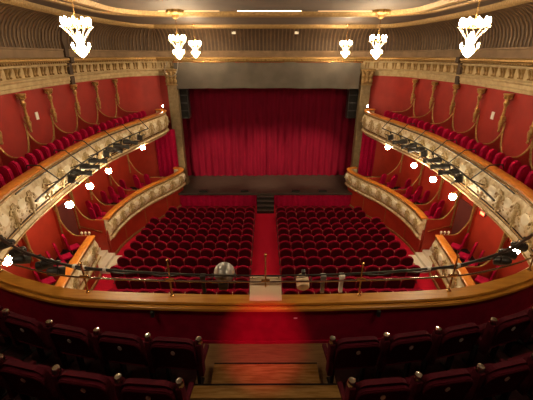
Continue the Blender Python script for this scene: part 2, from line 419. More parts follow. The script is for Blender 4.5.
# side loudspeakers
for s in (-1, 1):
    r = empty('stage_loudspeaker', (-5.05 if s < 0 else 5.42, 21.3, E - 3.65))
    tag(r, 'tall black loudspeaker column hanging beside the %s edge of the stage curtain' % SIDE[s], 'loudspeaker', 'hanging stage loudspeakers')
    MB().box((0, 0, .95), (.62, .5, 1.9), .03).build('cabinet', 'black', r)
    b = MB()
    for k in range(4): b.box((0, -.26, .25 + .46 * k), (.54, .03, .40), .012)
    b.build('grille', 'blackcl', r)
    MB().tube([(0, 0, 1.88), (0, 0, 2.6)], .02, 6).build('cable', 'black', r)
# crimson drapes in the stage boxes under the upper tier
for s in (-1, 1):
    x0, x1 = (-6.9, -5.6) if s < 0 else (6.05, 7.0)
    o = drape('box_drape', x0, x1, 20.42, ZB - .9, E - 4.2, 3.2, .05, 'boxred')
    tag(o, 'crimson drape closing the stage end of the %s stalls box' % SIDE[s], 'curtain', 'drapes at the stage ends of the boxes')
# stage front with its drape, lip and footlight recesses
r = empty('stage_apron', (0, 19.0, 0)); tag(r, 'low stage front hung with dark crimson cloth under a black lip', 'stage front')
for x0, x1 in ((-5.9, -.55), (.55, 5.9)):
    o = drape('front_drape', x0, x1, 19.04, .02, .80, 3.0, .03, 'boxred', r, nz=3); o.location = (0, -19.0, 0)
MB().box((0, .02, .86), (11.8, .16, .12), .02).build('lip', 'stage', r)
b = MB(); b.box((0, .16, .4), (11.8, .06, .78)); b.build('backing_board', 'blackcl', r)
for x in (-3.9, -1.3, 1.9, 3.6):
    o = MB().box((0, 0, .05), (.5, .3, .10), .02).box((0, -.10, .09), (.42, .1, .06), .01).build('floor_monitor', 'black', loc=(x, 19.3, .93))
    tag(o, 'small flat black box on the stage edge, %s of the four from the left' % ORD[[-3.9, -1.3, 1.9, 3.6].index(x)], 'stage box', 'flat black boxes on the stage edge')
# stage steps
r = empty('stage_steps', (0, 18.95, 0)); tag(r, 'black wooden steps up to the stage at the end of the red aisle', 'steps')
for k in range(4):
    y = -.98 + .24 * k; h = .20 * (k + 1)
    t_ = MB().box((0, y + .12, h - .02), (1.02, .26, .04), .008).build('tread', 'stage', r)
    MB().box((0, y + .0, h - .015), (1.0, .02, .035), .004).build('nosing', 'grey', t_)
    MB().box((0, y + .03, h - .12), (.98, .02, .17)).build('riser', 'black', r)
for s in (-1, 1):
    MB().prism([(-.97, 0), (0, 0), (0, .78), (-.24, .78), (-.24, .58), (-.48, .58), (-.48, .38), (-.72, .38), (-.72, .18), (-.97, .18)], s * .49, s * .52, lambda a, z, d: (d, a, z)).build('stringer', 'black', r)

# ------------------------------------------------------------------ balcony fronts
FPROF = [(o * 1.05, -.07 + (z + .07) * 1.14) for o, z in [(.02, -.07), (.07, -.10), (.06, -.17), (.09, -.24), (.15, -.42), (.17, -.58), (.14, -.74), (.06, -.88), (.07, -.93), (.13, -.97), (.15, -1.03), (.06, -1.10), (.0, -1.18), (-.09, -1.18), (-.09, -.07)]]
def ornament_mesh():
    """acanthus shield with scrolls, local x along the front, y outwards, z up, centred on the panel"""
    b = MB()
    b.ball((0, .02, -.02), .15, 10, 7, (.85, .5, 1.35))
    for s in (-1, 1):
        pts = [(s * (.13 + .115 * math.cos(a) * (1 - a / 9)), .035, .10 + .115 * math.sin(a) * (1 - a / 9)) for a in [k * .55 for k in range(12)]]
        b.tube(pts, [.030 - .0015 * k for k in range(12)], 6)
        pts = [(s * (.12 + .10 * math.cos(a) * (1 - a / 9)), .03, -.16 - .10 * math.sin(a) * (1 - a / 9)) for a in [k * .55 for k in range(11)]]
        b.tube(pts, [.028 - .0015 * k for k in range(11)], 6)
        for k in range(3): b.ball((s * (.24 + .05 * k), .02, .02 - .06 * k), .055, 8, 5, (1.5, .5, .8))
    for k in (-1, 0, 1): b.ball((k * .07, .03, .23), .06, 8, 5, (.7, .5, 1.5))
    b.ball((0, .03, -.27), .06, 8, 5, (.8, .5, 1.6))
    return b
def medallion_mesh():
    b = MB()
    b.ball((0, -.01, 0), .25, 16, 10, (1.35, .20, .95))
    for k in range(14):
        a = 2 * PI * k / 14; b.ball((.35 * math.cos(a), -.02, .25 * math.sin(a)), .022, 6, 4)
    return b
ORN = MED = None
def front(name, label, cat, group, path, zt, s, orn_sp=.92, wood='wood', hs=1.0):
    global ORN, MED
    p = sd(path, s, zt)
    r = empty(name, p[len(p) // 2]); L = Vector(p[len(p) // 2])
    tag(r, label, cat, group)
    p = [tuple(Vector(q) - L) for q in p]
    # keep the normals pointing to the hall after the shift
    def SW(b, prof):
        Ns = nrm([(q[0] + L.x, q[1] + L.y, 0) for q in p]); n = len(prof); v = []; f = []
        for q, w in zip(p, Ns): v += [(q[0] + w[0] * o, q[1] + w[1] * o, q[2] + (dz if dz > -.09 else -.09 + (dz + .09) * hs)) for o, dz in prof]
        for i in range(len(p) - 1):
            for k in range(n): f.append((i * n + k, i * n + (k + 1) % n, (i + 1) * n + (k + 1) % n, (i + 1) * n + k))
        f += [tuple(range(n))[::-1], tuple((len(p) - 1) * n + k for k in range(n))]
        return b.add(v, f)
    SW(MB(), [(-.15, -.07), (-.16, -.02), (-.13, 0), (.10, 0), (.14, -.02), (.14, -.06), (.10, -.08)]).build('handrail', wood, r, smooth=True)
    SW(MB(), FPROF).build('panel', 'cream', r, smooth=True)
    b = MB(); SW(b, [(.05, -.14), (.10, -.14), (.11, -.17), (.10, -.20), (.05, -.20)]); SW(b, [(.05, -.98), (.10, -.99), (.11, -1.01), (.10, -1.04), (.05, -1.04)])
    SW(b, [(.08, -1.13), (.18, -1.14), (.19, -1.16), (.17, -1.19), (.08, -1.20)])
    b.build('moulding', 'gold', r, smooth=True)
    R = resample([(q[0] + L.x, q[1] + L.y, q[2] + L.z) for q in p], 200); N = nrm(R)
    tot = sum((Vector(a) - Vector(c)).length for a, c in zip(R, R[1:])); n = max(2, round(tot / orn_sp))
    for k in range(n * 2 - 1):
        i = min(199, int(199 * (k + 1) / (2 * n))); q, w = R[i], N[i]
        if k % 2 == 0:
            if ORN is None: ORN = ornament_mesh().build('acanthus_ornament', 'olive', r, smooth=True); o = ORN
            else: o = ORN.copy(); COL.objects.link(o); o.parent = r
        else:
            if MED is None: MED = medallion_mesh().build('oval_medallion', 'creamlt', r, smooth=True); o = MED
            else: o = MED.copy(); COL.objects.link(o); o.parent = r
        o.location = Vector((q[0] + w[0] * .145, q[1] + w[1] * .145, q[2] - .09 - .53 * hs)) - L
        o.rotation_euler = (0, 0, math.atan2(w[1], w[0]) - PI / 2); o.scale = (.95 if hs > .9 else .85, .8, 1.02 * hs + (.06 if hs < .9 else 0))
    return r
for s in (-1, 1):
    front('balcony_balustrade', 'long cream ornamented balcony front with orange handrail, upper tier on the %s side' % SIDE[s], 'balcony front', 'upper tier fronts', TIER, ZT, s)
    front('box_balustrade', 'curved cream box front with orange handrail at the stage end, %s side' % SIDE[s], 'box front', 'stalls box fronts', BOXA, ZB, s, hs=.84)
    front('box_balustrade', 'short cream box front with orange handrail just below the balcony, %s side' % SIDE[s], 'box front', 'stalls box fronts', BOXB, ZB, s, hs=.86)
    # tier floors and soffits (structure)
    A = resample(sd(TIER, s, 0), 60)
    Wl = resample(sd([p for p in WALL if p[1] > 4.4], s, 0)[::-1], 60)
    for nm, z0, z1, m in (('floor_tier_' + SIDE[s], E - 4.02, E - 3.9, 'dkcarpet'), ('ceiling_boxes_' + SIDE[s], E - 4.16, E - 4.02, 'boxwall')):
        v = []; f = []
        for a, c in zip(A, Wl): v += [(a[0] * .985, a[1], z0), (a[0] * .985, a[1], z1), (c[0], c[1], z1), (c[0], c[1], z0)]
        for i in range(59):
            for k in range(4): f.append((4 * i + k, 4 * i + (k + 1) % 4, 4 * i + 4 + (k + 1) % 4, 4 * i + 4 + k))
        f += [(0, 1, 2, 3), (236, 237, 238, 239)]
        struct(MB().add(v, f).build(nm, m))
    # raised box floors with red base walls
    for nm, P, y0, y1 in (('stage_end', BOXA, 12.9, 20.4), ('near', BOXB, 6.6, 11.4)):
        P2 = resample(sd(P, s, 0), 40)
        v = []; f = []
        for k, a in enumerate(P2):
            xw = xat([(q[0] * s, q[1]) for q in WALL], a[1]) or 6.9 * s
            v += [(a[0], a[1], ZB - .74), (a[0], a[1], ZB - .64), (xw, a[1], ZB - .64), (xw, a[1], ZB - .74)]
        for i in range(39):
            for k in range(4): f.append((4 * i + k, 4 * i + (k + 1) % 4, 4 * i + 4 + (k + 1) % 4, 4 * i + 4 + k))
        f += [(0, 1, 2, 3), (156, 157, 158, 159)]
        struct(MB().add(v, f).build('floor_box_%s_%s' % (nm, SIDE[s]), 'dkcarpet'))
        b = MB(); q = [(a[0], a[1], 0) for a in P2]
        b.sweep(q, [(-.02, -.02), (-.02, ZB - .60), (-.09, ZB - .60), (-.09, -.02)]); struct(b.build('wall_box_base_%s_%s' % (nm, SIDE[s]), 'boxwall', smooth=True))
        b = MB()
        q = [(a[0], a[1], zfl(a[1]) + .07) for a in P2]; b.sweep(q, [(-.02, -.08), (.03, -.08), (.03, .03), (-.02, .05)])
        for i in range(4, 40, 9):
            w = nrm(q)[i]; b.tube([(q[i][0] + w[0] * -.015, q[i][1] + w[1] * -.015, q[i][2]), (q[i][0] - w[0] * .015, q[i][1] - w[1] * .015, ZB - .9)], .015, 5)
        struct(b.build('baseboard_%s_%s' % (nm, SIDE[s]), 'gold'))

# ------------------------------------------------------------------ partitions and wall pilasters
def xs(path, y): return xat([(q[0], q[1]) for q in path], y)
def partition(s, y, xf, xw, zb, zf, zw, m, label, group, name='box_partition', knobs=False, rail=False, post=False):
    r = empty(name, ((xf + xw) / 2 * s, y, zb)); tag(r, label, 'partition', group)
    cx = (xf + xw) / 2; W = xw - xf
    top = []
    for k in range(17):
        u = k / 16                     # 0 at the front, 1 at the wall
        g = 0 if u < .4 else ((u - .4) / .6)
        h = zf + (zw - zf) * (1 - math.sqrt(max(0, 1 - g ** 2)))**1.0
        top.append((xf + W * u - cx, h - zb))
    out = [(a * s, h) for a, h in top] + [((xw - cx) * s, 0), ((xf - cx) * s, 0)]
    MB().prism(out, -.03, .03, lambda a, h, d: (a, d, h)).build('panel', m, r)
    MB().tube([(a * s, 0, h) for a, h in top], .030, 8).build('gilt_edge', 'gold', r, smooth=True)
    if post: MB().tube([((xw - .16 - cx) * s, 0, top[15][1] * .5), ((xw - .16 - cx) * s, 0, E - 4.17 - zb)], .05, 8).build('gilt_post', 'gold', r, smooth=True)
    if knobs:
        for k in (0, 2, 4):
            MB().lathe([(.015, 0), (.015, .05), (.045, .08), (.05, .12), (.03, .16), (.005, .17)], (top[k][0] * s, 0, top[k][1] + .02), 10).build('knob', 'creamlt', r, smooth=True)
    if rail:
        a, h = top[1]; c, g = top[14]
        MB().tube([(a * s, -.09, h - .55), (c * s, -.09, h - .25)], .022, 8).build('handrail', 'brass', r, smooth=True)
    return r
YP = [7.9, 9.6, 11.25, 13.05, 14.9, 16.6, 18.3]
PIL = None
def pil_mesh():
    a = MB(); a.lathe([(.02, 0), (.05, .04), (.035, .10), (.06, .2), (.085, .34), (.05, .42), (.075, .5), (.045, .56), (.04, .8), (.06, .86), (.09, .94), (.06, 1.0), (.05, 1.04)], (0, 0, 0), 10)
    a.tube([(-.0, -.06, .3), (-.09, -.04, .42), (-.06, -.03, .52)], .022, 6); a.tube([(-.0, .06, .3), (-.09, .04, .42), (-.06, .03, .52)], .022, 6)
    c = MB(); c.lathe([(.05, 1.04), (.10, 1.07), (.08, 1.10), (.13, 1.17), (.15, 1.2), (.15, 1.24)], (0, 0, 0), 10)
    for k in range(6): c.ball((.11 * math.cos(k), .11 * math.sin(k), 1.12), .04, 6, 4)
    return a, c
for s in (-1, 1):
    for i, y in enumerate(YP):
        xw = xs(WALL, y); nme = ORD[len(YP) - 1 - i]
        if PIL is None:
            a, c = pil_mesh(); PIL = empty('wall_candelabrum'); a.build('shaft', 'gold', PIL, smooth=True); c.build('capital', 'gold', PIL, smooth=True); o = PIL
        else: o = copy_tree(PIL)
        o.name = 'gilt_candelabrum'
        o.location = ((xw - .155) * s, y, E - 2.42); o.rotation_euler = (0, 0, 0 if s < 0 else PI); o.scale = (1.0, 1.0, 1.02)
        tag(o, 'gilded candelabrum ornament on the red %s wall, %s from the stage' % (SIDE[s], nme), 'wall ornament', 'gilded wall candelabra')
        partition(s, y, max(xs(TIER, y) + .62, xw - 1.15), xw + .02, E - 3.9, ZT + .12, E - 2.1, 'redwall',
                  'red gallery partition with gilt curved edge on the %s side, %s from the stage' % (SIDE[s], nme), 'gallery partitions', 'gallery_partition')
    b = MB()
    for y in YP:
        yy = [(y - .55 * u ** 1.6, E - 2.15 - .95 * (1 - (1 - u) ** 2.2)) for u in [k / 8 for k in range(9)]]
        b.tube([((xs(WALL, a) - .02) * s, a, z) for a, z in yy], .03, 6)
    struct(b.build('trim_wall_swags_' + SIDE[s], 'gold', smooth=True))
    LP = [(18.3, BOXA, 'nearest the stage'), (16.3, BOXA, 'second from the stage'), (14.4, BOXA, 'third from the stage'), (12.84, BOXA, 'beside the far edge of the marble steps'), (11.46, BOXB, 'beside the near edge of the marble steps'), (9.3, BOXB, 'nearest the balcony')]
    for i, (y, P, wd) in enumerate(LP):
        yy = min(max(y, P[-1][1] if P is BOXA else 6.7), P[0][1])
        xf = xs(P, yy) or 6.95
        partition(s, y, xf + .1, xs(WALL, y) + .02, ZB - .64 if i not in (3, 4) else .25, ZB - .05, E - 4.5, 'boxwall',
                  'red box partition with gilt swooping edge, %s side, %s' % (SIDE[s], wd), 'stalls box partitions', 'box_partition', knobs=(i == 4), rail=(i == 3), post=True)
    # marble steps between the boxes
    r = empty('marble_steps', (7.12 * s, 12.15, .28)); tag(r, 'pale marble steps rising between the two boxes on the %s side' % SIDE[s], 'steps', 'marble steps between the boxes')
    for k in range(4):
        MB().box(((-.42 + .3 * k) * s, 0, .08 + .14 * k + .0), (.34, 1.26, .16 + .0), .015).build('step', 'marble', r)
        MB().box(((-.40 + .3 * k + .0) * s, 0, .02 + .07 * k), (.30, 1.22, .1 + .14 * k)).build('riser', 'marble', r)
    b = MB(); b.box(((xs(WALL, 12.15) - .04) * s, 12.15, 2.1), (.08, 1.05, 2.4), .01); d_ = struct(b.build('door_%d' % (1 if s < 0 else 2), 'shell'))
    # white notice on the upper wall
    o = MB().box((0, 0, 0), (.02, .15, .26), .004).build('wall_notice', 'white', loc=((xs(WALL, 12.1) - .03) * s, 12.1, E - 2.0)); tag(o, 'small white notice fixed to the red %s wall' % SIDE[s], 'notice', 'white notices on the red walls')
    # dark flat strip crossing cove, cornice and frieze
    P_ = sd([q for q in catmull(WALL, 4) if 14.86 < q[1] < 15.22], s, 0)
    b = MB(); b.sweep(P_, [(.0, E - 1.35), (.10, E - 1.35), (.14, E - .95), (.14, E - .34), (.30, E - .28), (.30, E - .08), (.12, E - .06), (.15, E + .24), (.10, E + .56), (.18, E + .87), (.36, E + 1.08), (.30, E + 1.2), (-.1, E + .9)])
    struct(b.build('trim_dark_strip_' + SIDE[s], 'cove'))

# ------------------------------------------------------------------ stalls seats
def arch(w, h0, h1, r, n=5):
    """outline of a seat back: straight sides from h0, round shoulders up to h1"""
    out = [(-w / 2, h0), (w / 2, h0)]
    for k in range(n + 1):
        a = PI / 2 * k / n; out.append((w / 2 - r + r * math.cos(a), h1 - r + r * math.sin(a)))
    out.append((0, h1 + .012))
    for k in range(n + 1):
        a = PI / 2 + PI / 2 * k / n; out.append((-w / 2 + r + r * math.cos(a), h1 - r + r * math.sin(a)))
    return out
def lean(t): return lambda a, h, d: (a, d - (h - .4) * t, h)
def stalls_seat(name, w=.535, h=.90, mv='velvet', mb='velvetd', r=.24, ln=.16, dp=.44):
    t = empty(name)
    MB().prism(arch(w, .32, h, r), -.04, .05, lean(ln)).build('backrest', mv, t)
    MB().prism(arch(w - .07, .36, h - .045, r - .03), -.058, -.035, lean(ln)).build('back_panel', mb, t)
    MB().box((0, .05 + dp / 2, .43), (w - .08, dp, .11), .03).build('seat', mv, t)
    for s in (-1, 1):
        a = MB().box((s * (w / 2 - .012), .03 + dp * .4, .58), (.045, dp * .8, .04), .012).build('armrest', mv, t)
        MB().box((s * (w / 2 + .001), -.012, .60), (.008, .075, .26), .002, Matrix.Rotation(.16, 3, 'X')).build('pale_edge', 'arm', a)
        MB().box((s * (w / 2 - .02), .14, .31), (.035, .10, .56)).box((s * (w / 2 - .02), .02 + dp * .28, .012), (.05, dp * .66, .024)).build('side_frame', 'black', t)
    return t
ROWY = [17.0, 16.35, 15.44, 14.74, 14.13, 13.45, 12.77, 12.07, 11.39, 10.69, 9.90, 9.16]
ROWN = [9, 9, 10, 10, 10, 10, 10, 10, 10, 10, 9, 9]
ST = stalls_seat('stalls_chair'); first = True
for k, (y, n) in enumerate(zip(ROWY, ROWN)):
    for s in (-1, 1):
        for i in range(n):
            o = ST if first else copy_tree(ST); first = False
            o.location = (s * (.60 + .275 + .55 * i), y + .085, zfl(y) + .012); o.rotation_euler = (0, 0, 0)
            tag(o, 'crimson velvet stalls seat, %s from the aisle, %s row from the stage, %s block' % (ORD[i], ORD[k], SIDE[s]), 'theatre seat', 'crimson stalls seats')

# gallery seats along the upper tier
GS = stalls_seat('gallery_chair', .31, 1.20, 'boxred', 'boxred', .15, .06, .20); first = True
for s in (-1, 1):
    c = 0; yb = [6.4] + YP
    for j in range(len(yb) - 1, 0, -1):
        for q, fr in enumerate((.875, .625, .375, .125)):
            y = yb[j - 1] + (yb[j] - yb[j - 1]) * fr
            o = GS if first else copy_tree(GS); first = False
            o.location = ((xs(TIER, y) + .46) * s, y - .1, E - 3.9); o.rotation_euler = (0, 0, s * math.radians(14))
            lab = 'crimson gallery seat, %s side, %s of four in the %s bay from the stage' % (SIDE[s], ORD[q], ORD[len(YP) - j])
            tag(o, lab, 'theatre seat', 'crimson gallery seats')
# chairs in the stalls boxes
def box_chair():
    t = empty('box_chair')
    MB().prism(arch(.42, .50, 1.24, .19), -.03, .04, lean(.12)).build('backrest', 'boxred', t)
    MB().box((0, .22, .46), (.44, .42, .09), .03).build('seat', 'boxred', t)
    for sx in (-1, 1):
        for sy in (.06, .38): MB().tube([(sx * .18, sy, 0), (sx * .18, sy, .43)], .018, 6).build('leg', 'golddk', t)
        MB().tube([(sx * .18, .02, .42), (sx * .18, -.02, .62)], .018, 6).build('back_post', 'golddk', t)
    return t
BC = box_chair(); first = True
for s in (-1, 1):
    spots = [(17.6, .66, 'stage bay, nearest the stage'), (17.05, .75, 'stage bay, middle'), (16.7, 1.25, 'stage bay, by the wall'), (17.5, 1.2, 'stage bay, behind the others'),
             (15.68, .6, 'second bay, beside the handrail'), (15.1, .6, 'second bay, near the partition'), (15.7, 1.12, 'second bay, by the wall'), (15.1, 1.08, 'second bay, in the corner'),
             (13.62, .6, 'bay by the marble steps, at the handrail'), (13.12, .6, 'bay by the marble steps, nearer the steps'), (13.9, 1.08, 'bay by the marble steps, by the wall')]
    for y, dx, wd in spots:
        o = BC if first else copy_tree(BC); first = False
        o.location = ((xs(BOXA, y) + dx) * s, y, ZB - .64); o.rotation_euler = (0, 0, s * math.radians(25)); o.scale = (.86,) * 3
        tag(o, 'crimson box chair, %s side, %s' % (SIDE[s], wd), 'chair', 'crimson chairs in the boxes')
    for y, dx, a, wd in ((10.8, .70, 45, 'near box, at the handrail by the steps'), (10.15, .74, 45, 'near box, second along the handrail'), (9.62, .74, 45, 'near box, third along the handrail'), (8.7, .78, 45, 'near bay, at the handrail below the lights'), (8.05, .80, 45, 'near bay, last along the handrail')):
        o = copy_tree(BC)
        o.location = ((xs(BOXB, y) + dx) * s, y, ZB - .64); o.rotation_euler = (0, 0, s * math.radians(a)); o.scale = (.86,) * 3
        tag(o, 'crimson box chair, %s side, %s' % (SIDE[s], wd), 'chair', 'crimson chairs in the boxes')

# ------------------------------------------------------------------ central balcony: floor, parapet, seats
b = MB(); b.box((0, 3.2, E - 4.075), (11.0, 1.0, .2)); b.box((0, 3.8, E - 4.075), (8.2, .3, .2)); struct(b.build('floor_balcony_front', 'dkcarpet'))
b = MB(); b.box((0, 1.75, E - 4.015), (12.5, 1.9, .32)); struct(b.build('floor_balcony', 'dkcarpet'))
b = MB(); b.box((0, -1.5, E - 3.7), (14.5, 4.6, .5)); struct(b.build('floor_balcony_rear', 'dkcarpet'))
b = MB(); b.box((0, 3.2, E - 3.972), (1.86, .98, .012)); struct(b.build('floor_aisle_front', 'aislewood'))
b = MB(); b.box((0, 1.75, E - 3.852), (1.9, 1.9, .012)); struct(b.build('floor_aisle_rear', 'stepwood'))
r = empty('wooden_step', (0, 3.07, E - 3.975)); tag(r, 'narrow worn wooden step between the parapet and the wider step', 'step')
MB().box((0, 0, .04), (1.42, .38, .08), .004).build('tread', 'stepwood', r); MB().box((0, .19, .07), (1.42, .03, .02), .004).build('nosing', 'blackcl', r)
r = empty('wooden_step', (0, 2.80, E - 3.975)); tag(r, 'wide worn wooden step between the two seat blocks', 'step')
MB().box((0, 0, .073), (1.9, .18, .155), .004).build('tread', 'stepwood', r); MB().box((0, .09, .14), (1.9, .03, .022), .004).build('nosing', 'blackcl', r)
r = empty('balcony_parapet', (0, 3.76, ZC)); tag(r, 'curved maroon balcony parapet with broad varnished wood rail above the balcony seats', 'parapet')
Pm = [(p[0], p[1] - 3.76, 0) for p in RAIL]
def PS(b, prof):
    """profile offset o towards the stage"""
    n = len(prof); v = []; f = []
    for i, p in enumerate(Pm):
        a = Pm[max(i - 1, 0)]; c = Pm[min(i + 1, len(Pm) - 1)]; tx, ty = c[0] - a[0], c[1] - a[1]; l = math.hypot(tx, ty)
        w = (-ty / l, tx / l); v += [(p[0] + w[0] * o, p[1] + w[1] * o, dz) for o, dz in prof]
    for i in range(len(Pm) - 1):
        for k in range(n): f.append((i * n + k, i * n + (k + 1) % n, (i + 1) * n + (k + 1) % n, (i + 1) * n + k))
    f += [tuple(range(n))[::-1], tuple((len(Pm) - 1) * n + k for k in range(n))]
    return b.add(v, f)
PS(MB(), [(-.10, -.03), (-.09, 0), (.09, 0), (.11, -.03), (.09, -.06), (-.08, -.06)]).build('rail_top', 'railwood', r, smooth=True)
PS(MB(), [(-.10, -.06), (-.13, -.08), (-.13, -.12), (-.08, -.15), (.06, -.15), (.06, -.06)]).build('rail_moulding', 'railwood', r, smooth=True)
PS(MB(), [(-.09, -.15), (-.08, -.92), (.10, -.92), (.10, -.15)]).build('velvet_lining', 'parapet', r, smooth=True)
PS(MB(), [(.10, -.06), (.16, -.10), (.20, -.45), (.20, -.7), (.12, -.95), (.18, -1.0), (.10, -1.15), (.10, -.9)]).build('front_panel', 'cream', r, smooth=True)
PS(MB(), [(-.10, -.77), (-.08, -.77), (-.08, -.72), (-.10, -.72)]).build('skirting', 'parapet', r)
for x in (-1.62, 1.62):
    MB().box((x, -.02, -.19), (.05, .05, .10), .008).build('socket_plate', 'black', r).location = (0, -.07, 0)

def rail_at(x, o=0.):
    """point on the balcony rail at plan x with an offset towards the stage"""
    y = None
    for a, c in zip(RAIL, RAIL[1:]):
        if a[0] <= x <= c[0]: y = a[1] + (c[1] - a[1]) * (x - a[0]) / (c[0] - a[0]); tx, ty = c[0] - a[0], c[1] - a[1]
    l = math.hypot(tx, ty); return (x - ty / l * o, y + tx / l * o)

def rr(w, h0, h1, r, n=5):
    out = []
    for cx, cy, a0 in ((w / 2 - r, h1 - r, 0), (-w / 2 + r, h1 - r, 90)):
        for k in range(n + 1):
            a = math.radians(a0 + 90 * k / n); out.append((cx + r * math.cos(a), cy + r * math.sin(a)))
    r2 = .03
    for cx, cy, a0 in ((-w / 2 + r2, h0 + r2, 180), (w / 2 - r2, h0 + r2, 270)):
        for k in range(3):
            a = math.radians(a0 + 45 * k); out.append((cx + r2 * math.cos(a), cy + r2 * math.sin(a)))
    return out
def post(b, c, x):
    b.box((x, -.06, .70), (.065, .10, .50), .015); b.box((x, .08, .60), (.055, .30, .05), .015)
    c.lathe([(.036, .94), (.040, .955), (.040, 1.0), (.032, 1.015), (.001, 1.02)], (x, -.06, 0), 14)
def balcony_seat(ends=()):
    t = empty('balcony_chair')
    for x in (-.2, .2): MB().box((x, .10, .18), (.04, .06, .36)).box((x, .08, .015), (.06, .26, .03), .008).build('leg', 'blackcl', t)
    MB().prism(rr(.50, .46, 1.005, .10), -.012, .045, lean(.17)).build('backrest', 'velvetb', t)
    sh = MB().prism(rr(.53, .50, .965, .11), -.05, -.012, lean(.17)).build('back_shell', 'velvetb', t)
    b = MB(); o = rr(.51, .52, .945, .10); f = lean(.17)
    b.tube([f(a, h, -.052) for a, h in o] + [f(o[0][0], o[0][1], -.052)], .011, 6); b.build('piping', 'velvetb', sh, smooth=True)
    MB().prism([(.024 * math.cos(a * PI / 5), .83 + .036 * math.sin(a * PI / 5)) for a in range(10)], -.060, -.048, lean(.17)).build('number_plate', 'white', t)
    MB().box((0, .17, .47), (.47, .10, .30), .04).build('folded_seat', 'velvetb', t)
    b = MB(); c = MB(); post(b, c, -.30); p = b.build('standard', 'velvetb', t, smooth=True); c.build('metal_cap', 'chrome', p, smooth=True)
    return t
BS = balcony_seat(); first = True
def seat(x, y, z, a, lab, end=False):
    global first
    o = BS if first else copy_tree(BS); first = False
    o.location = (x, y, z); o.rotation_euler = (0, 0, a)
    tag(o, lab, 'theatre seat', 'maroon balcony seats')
    if end: ENDS.append(o)
R1 = [(1.06, 2.90, .08), (1.69, 2.97, .15), (2.33, 3.08, .22), (3.0, 3.25, .30), (3.66, 3.48, .38)]
R2 = [(1.11, 2.25, .08), (1.76, 2.33, .15), (2.41, 2.44, .22), (3.06, 2.60, .29)]
kids(BS); [kids(c) for c in kids(BS)]; ENDS = []
for s in (-1, 1):
    for i, (x, y, a) in enumerate(R1):
        x += .07 if s > 0 and i >= 3 else 0
        seat(x * s, y, E - 3.975, a * s if s > 0 else -a, 'maroon balcony seat in the row by the parapet, %s side, %s from the aisle' % (SIDE[s], ORD[i]), (s < 0 and i == 0) or (s > 0 and i == 4))
    for i, (x, y, a) in enumerate(R2):
        seat(x * s, y, E - 3.825, a * s if s > 0 else -a, 'maroon balcony seat in the row nearest the camera, %s side, %s from the aisle' % (SIDE[s], ORD[i]), (s < 0 and i == 0) or (s > 0 and i == 3))

for o in ENDS:
    b = MB(); c = MB(); post(b, c, .30); p = b.build('standard', 'velvetb', o, smooth=True); c.build('metal_cap', 'chrome', p, smooth=True)

# ------------------------------------------------------------------ rigging on the balcony rail
ZR = E - 2.92
xsr = [-5.1 + 10.2 * k / 60 for k in range(61)]
o_ = [(*rail_at(x, .10 + .012 * x * x), ZR + .05) for x in xsr]
r = empty('lighting_bar', (0, 3.86, ZR)); tag(r, 'black lighting bar with taped cables running along the balcony rail', 'lighting bar')
def sh(pts, L): return [tuple(Vector(p) - Vector(L)) for p in pts]
MB().tube(sh(o_, (0, 3.86, ZR)), [.010 + .012 * min(1, abs(x) / 3.5) for x in xsr], 8).build('pipe', 'black', r, smooth=True)
MB().tube([(p[0], p[1], p[2] + .02 * math.sin(i * 1.7) - .030) for i, p in enumerate(sh(o_, (0, 3.86, ZR)))], [.003 + .013 * min(1, abs(x) / 3) for x in xsr], 6).build('cable', 'black', r, smooth=True)
for i in (13, 14, 16, 44, 47):
    q = sh(o_, (0, 3.86, ZR)); MB().tube([q[i], tuple(Vector(q[i]).lerp(Vector(q[i + 1]), .25))], .034, 8).build('white_tape', 'white', r)
h_ = [(*rail_at(x, .05), ZR - .02) for x in xsr]
r = empty('guard_rail', (0, 3.81, ZC)); tag(r, 'slim polished guard rail on brass posts along the wooden balcony rail', 'guard rail')
MB().tube(sh(h_, (0, 3.81, ZC)), .014, 8).build('tube', 'chrome', r, smooth=True)
for x, h in ((-4.3, .5), (-2.62, .52), (-1.36, .62), (0.0, .72), (1.36, .55), (2.72, .62), (4.3, .5)):
    p = rail_at(x, .05); q = Vector((p[0], p[1], ZC)) - Vector((0, 3.81, ZC))
    b = MB(); b.lathe([(.035, 0), (.035, .012), (.016, .03), (.012, .05), (.012, h - .03), (.02, h - .02), (.02, h), (.004, h + .015)], q, 10)
    b.tube([q + Vector((-.06, 0, .28)), q + Vector((.06, 0, .28))], .02, 8)
    b.build('post', 'brass', r, smooth=True)
# cream board hung over the centre of the rail
r = empty('cream_board', (0.0, 3.80, E - 3.12)); tag(r, 'square cream board fixed behind the guard rail at the middle', 'board')
MB().box((0, .0, .08), (.45, .36, .022), .006, Matrix.Rotation(.62, 3, 'X')).build('panel', 'card', r)
for x in (-.19, .19): MB().ball((x, .115, .175), .011, 8, 5).build('screw', 'golddk', r)
# red marker lamp
o = MB().box((0, 0, 0), (.05, .012, .016), .003).build('rail_sticker', 'white', loc=(.43, 3.655, E - 3.46)); tag(o, 'tiny pale sticker on the maroon parapet beside the red glow', 'sticker')

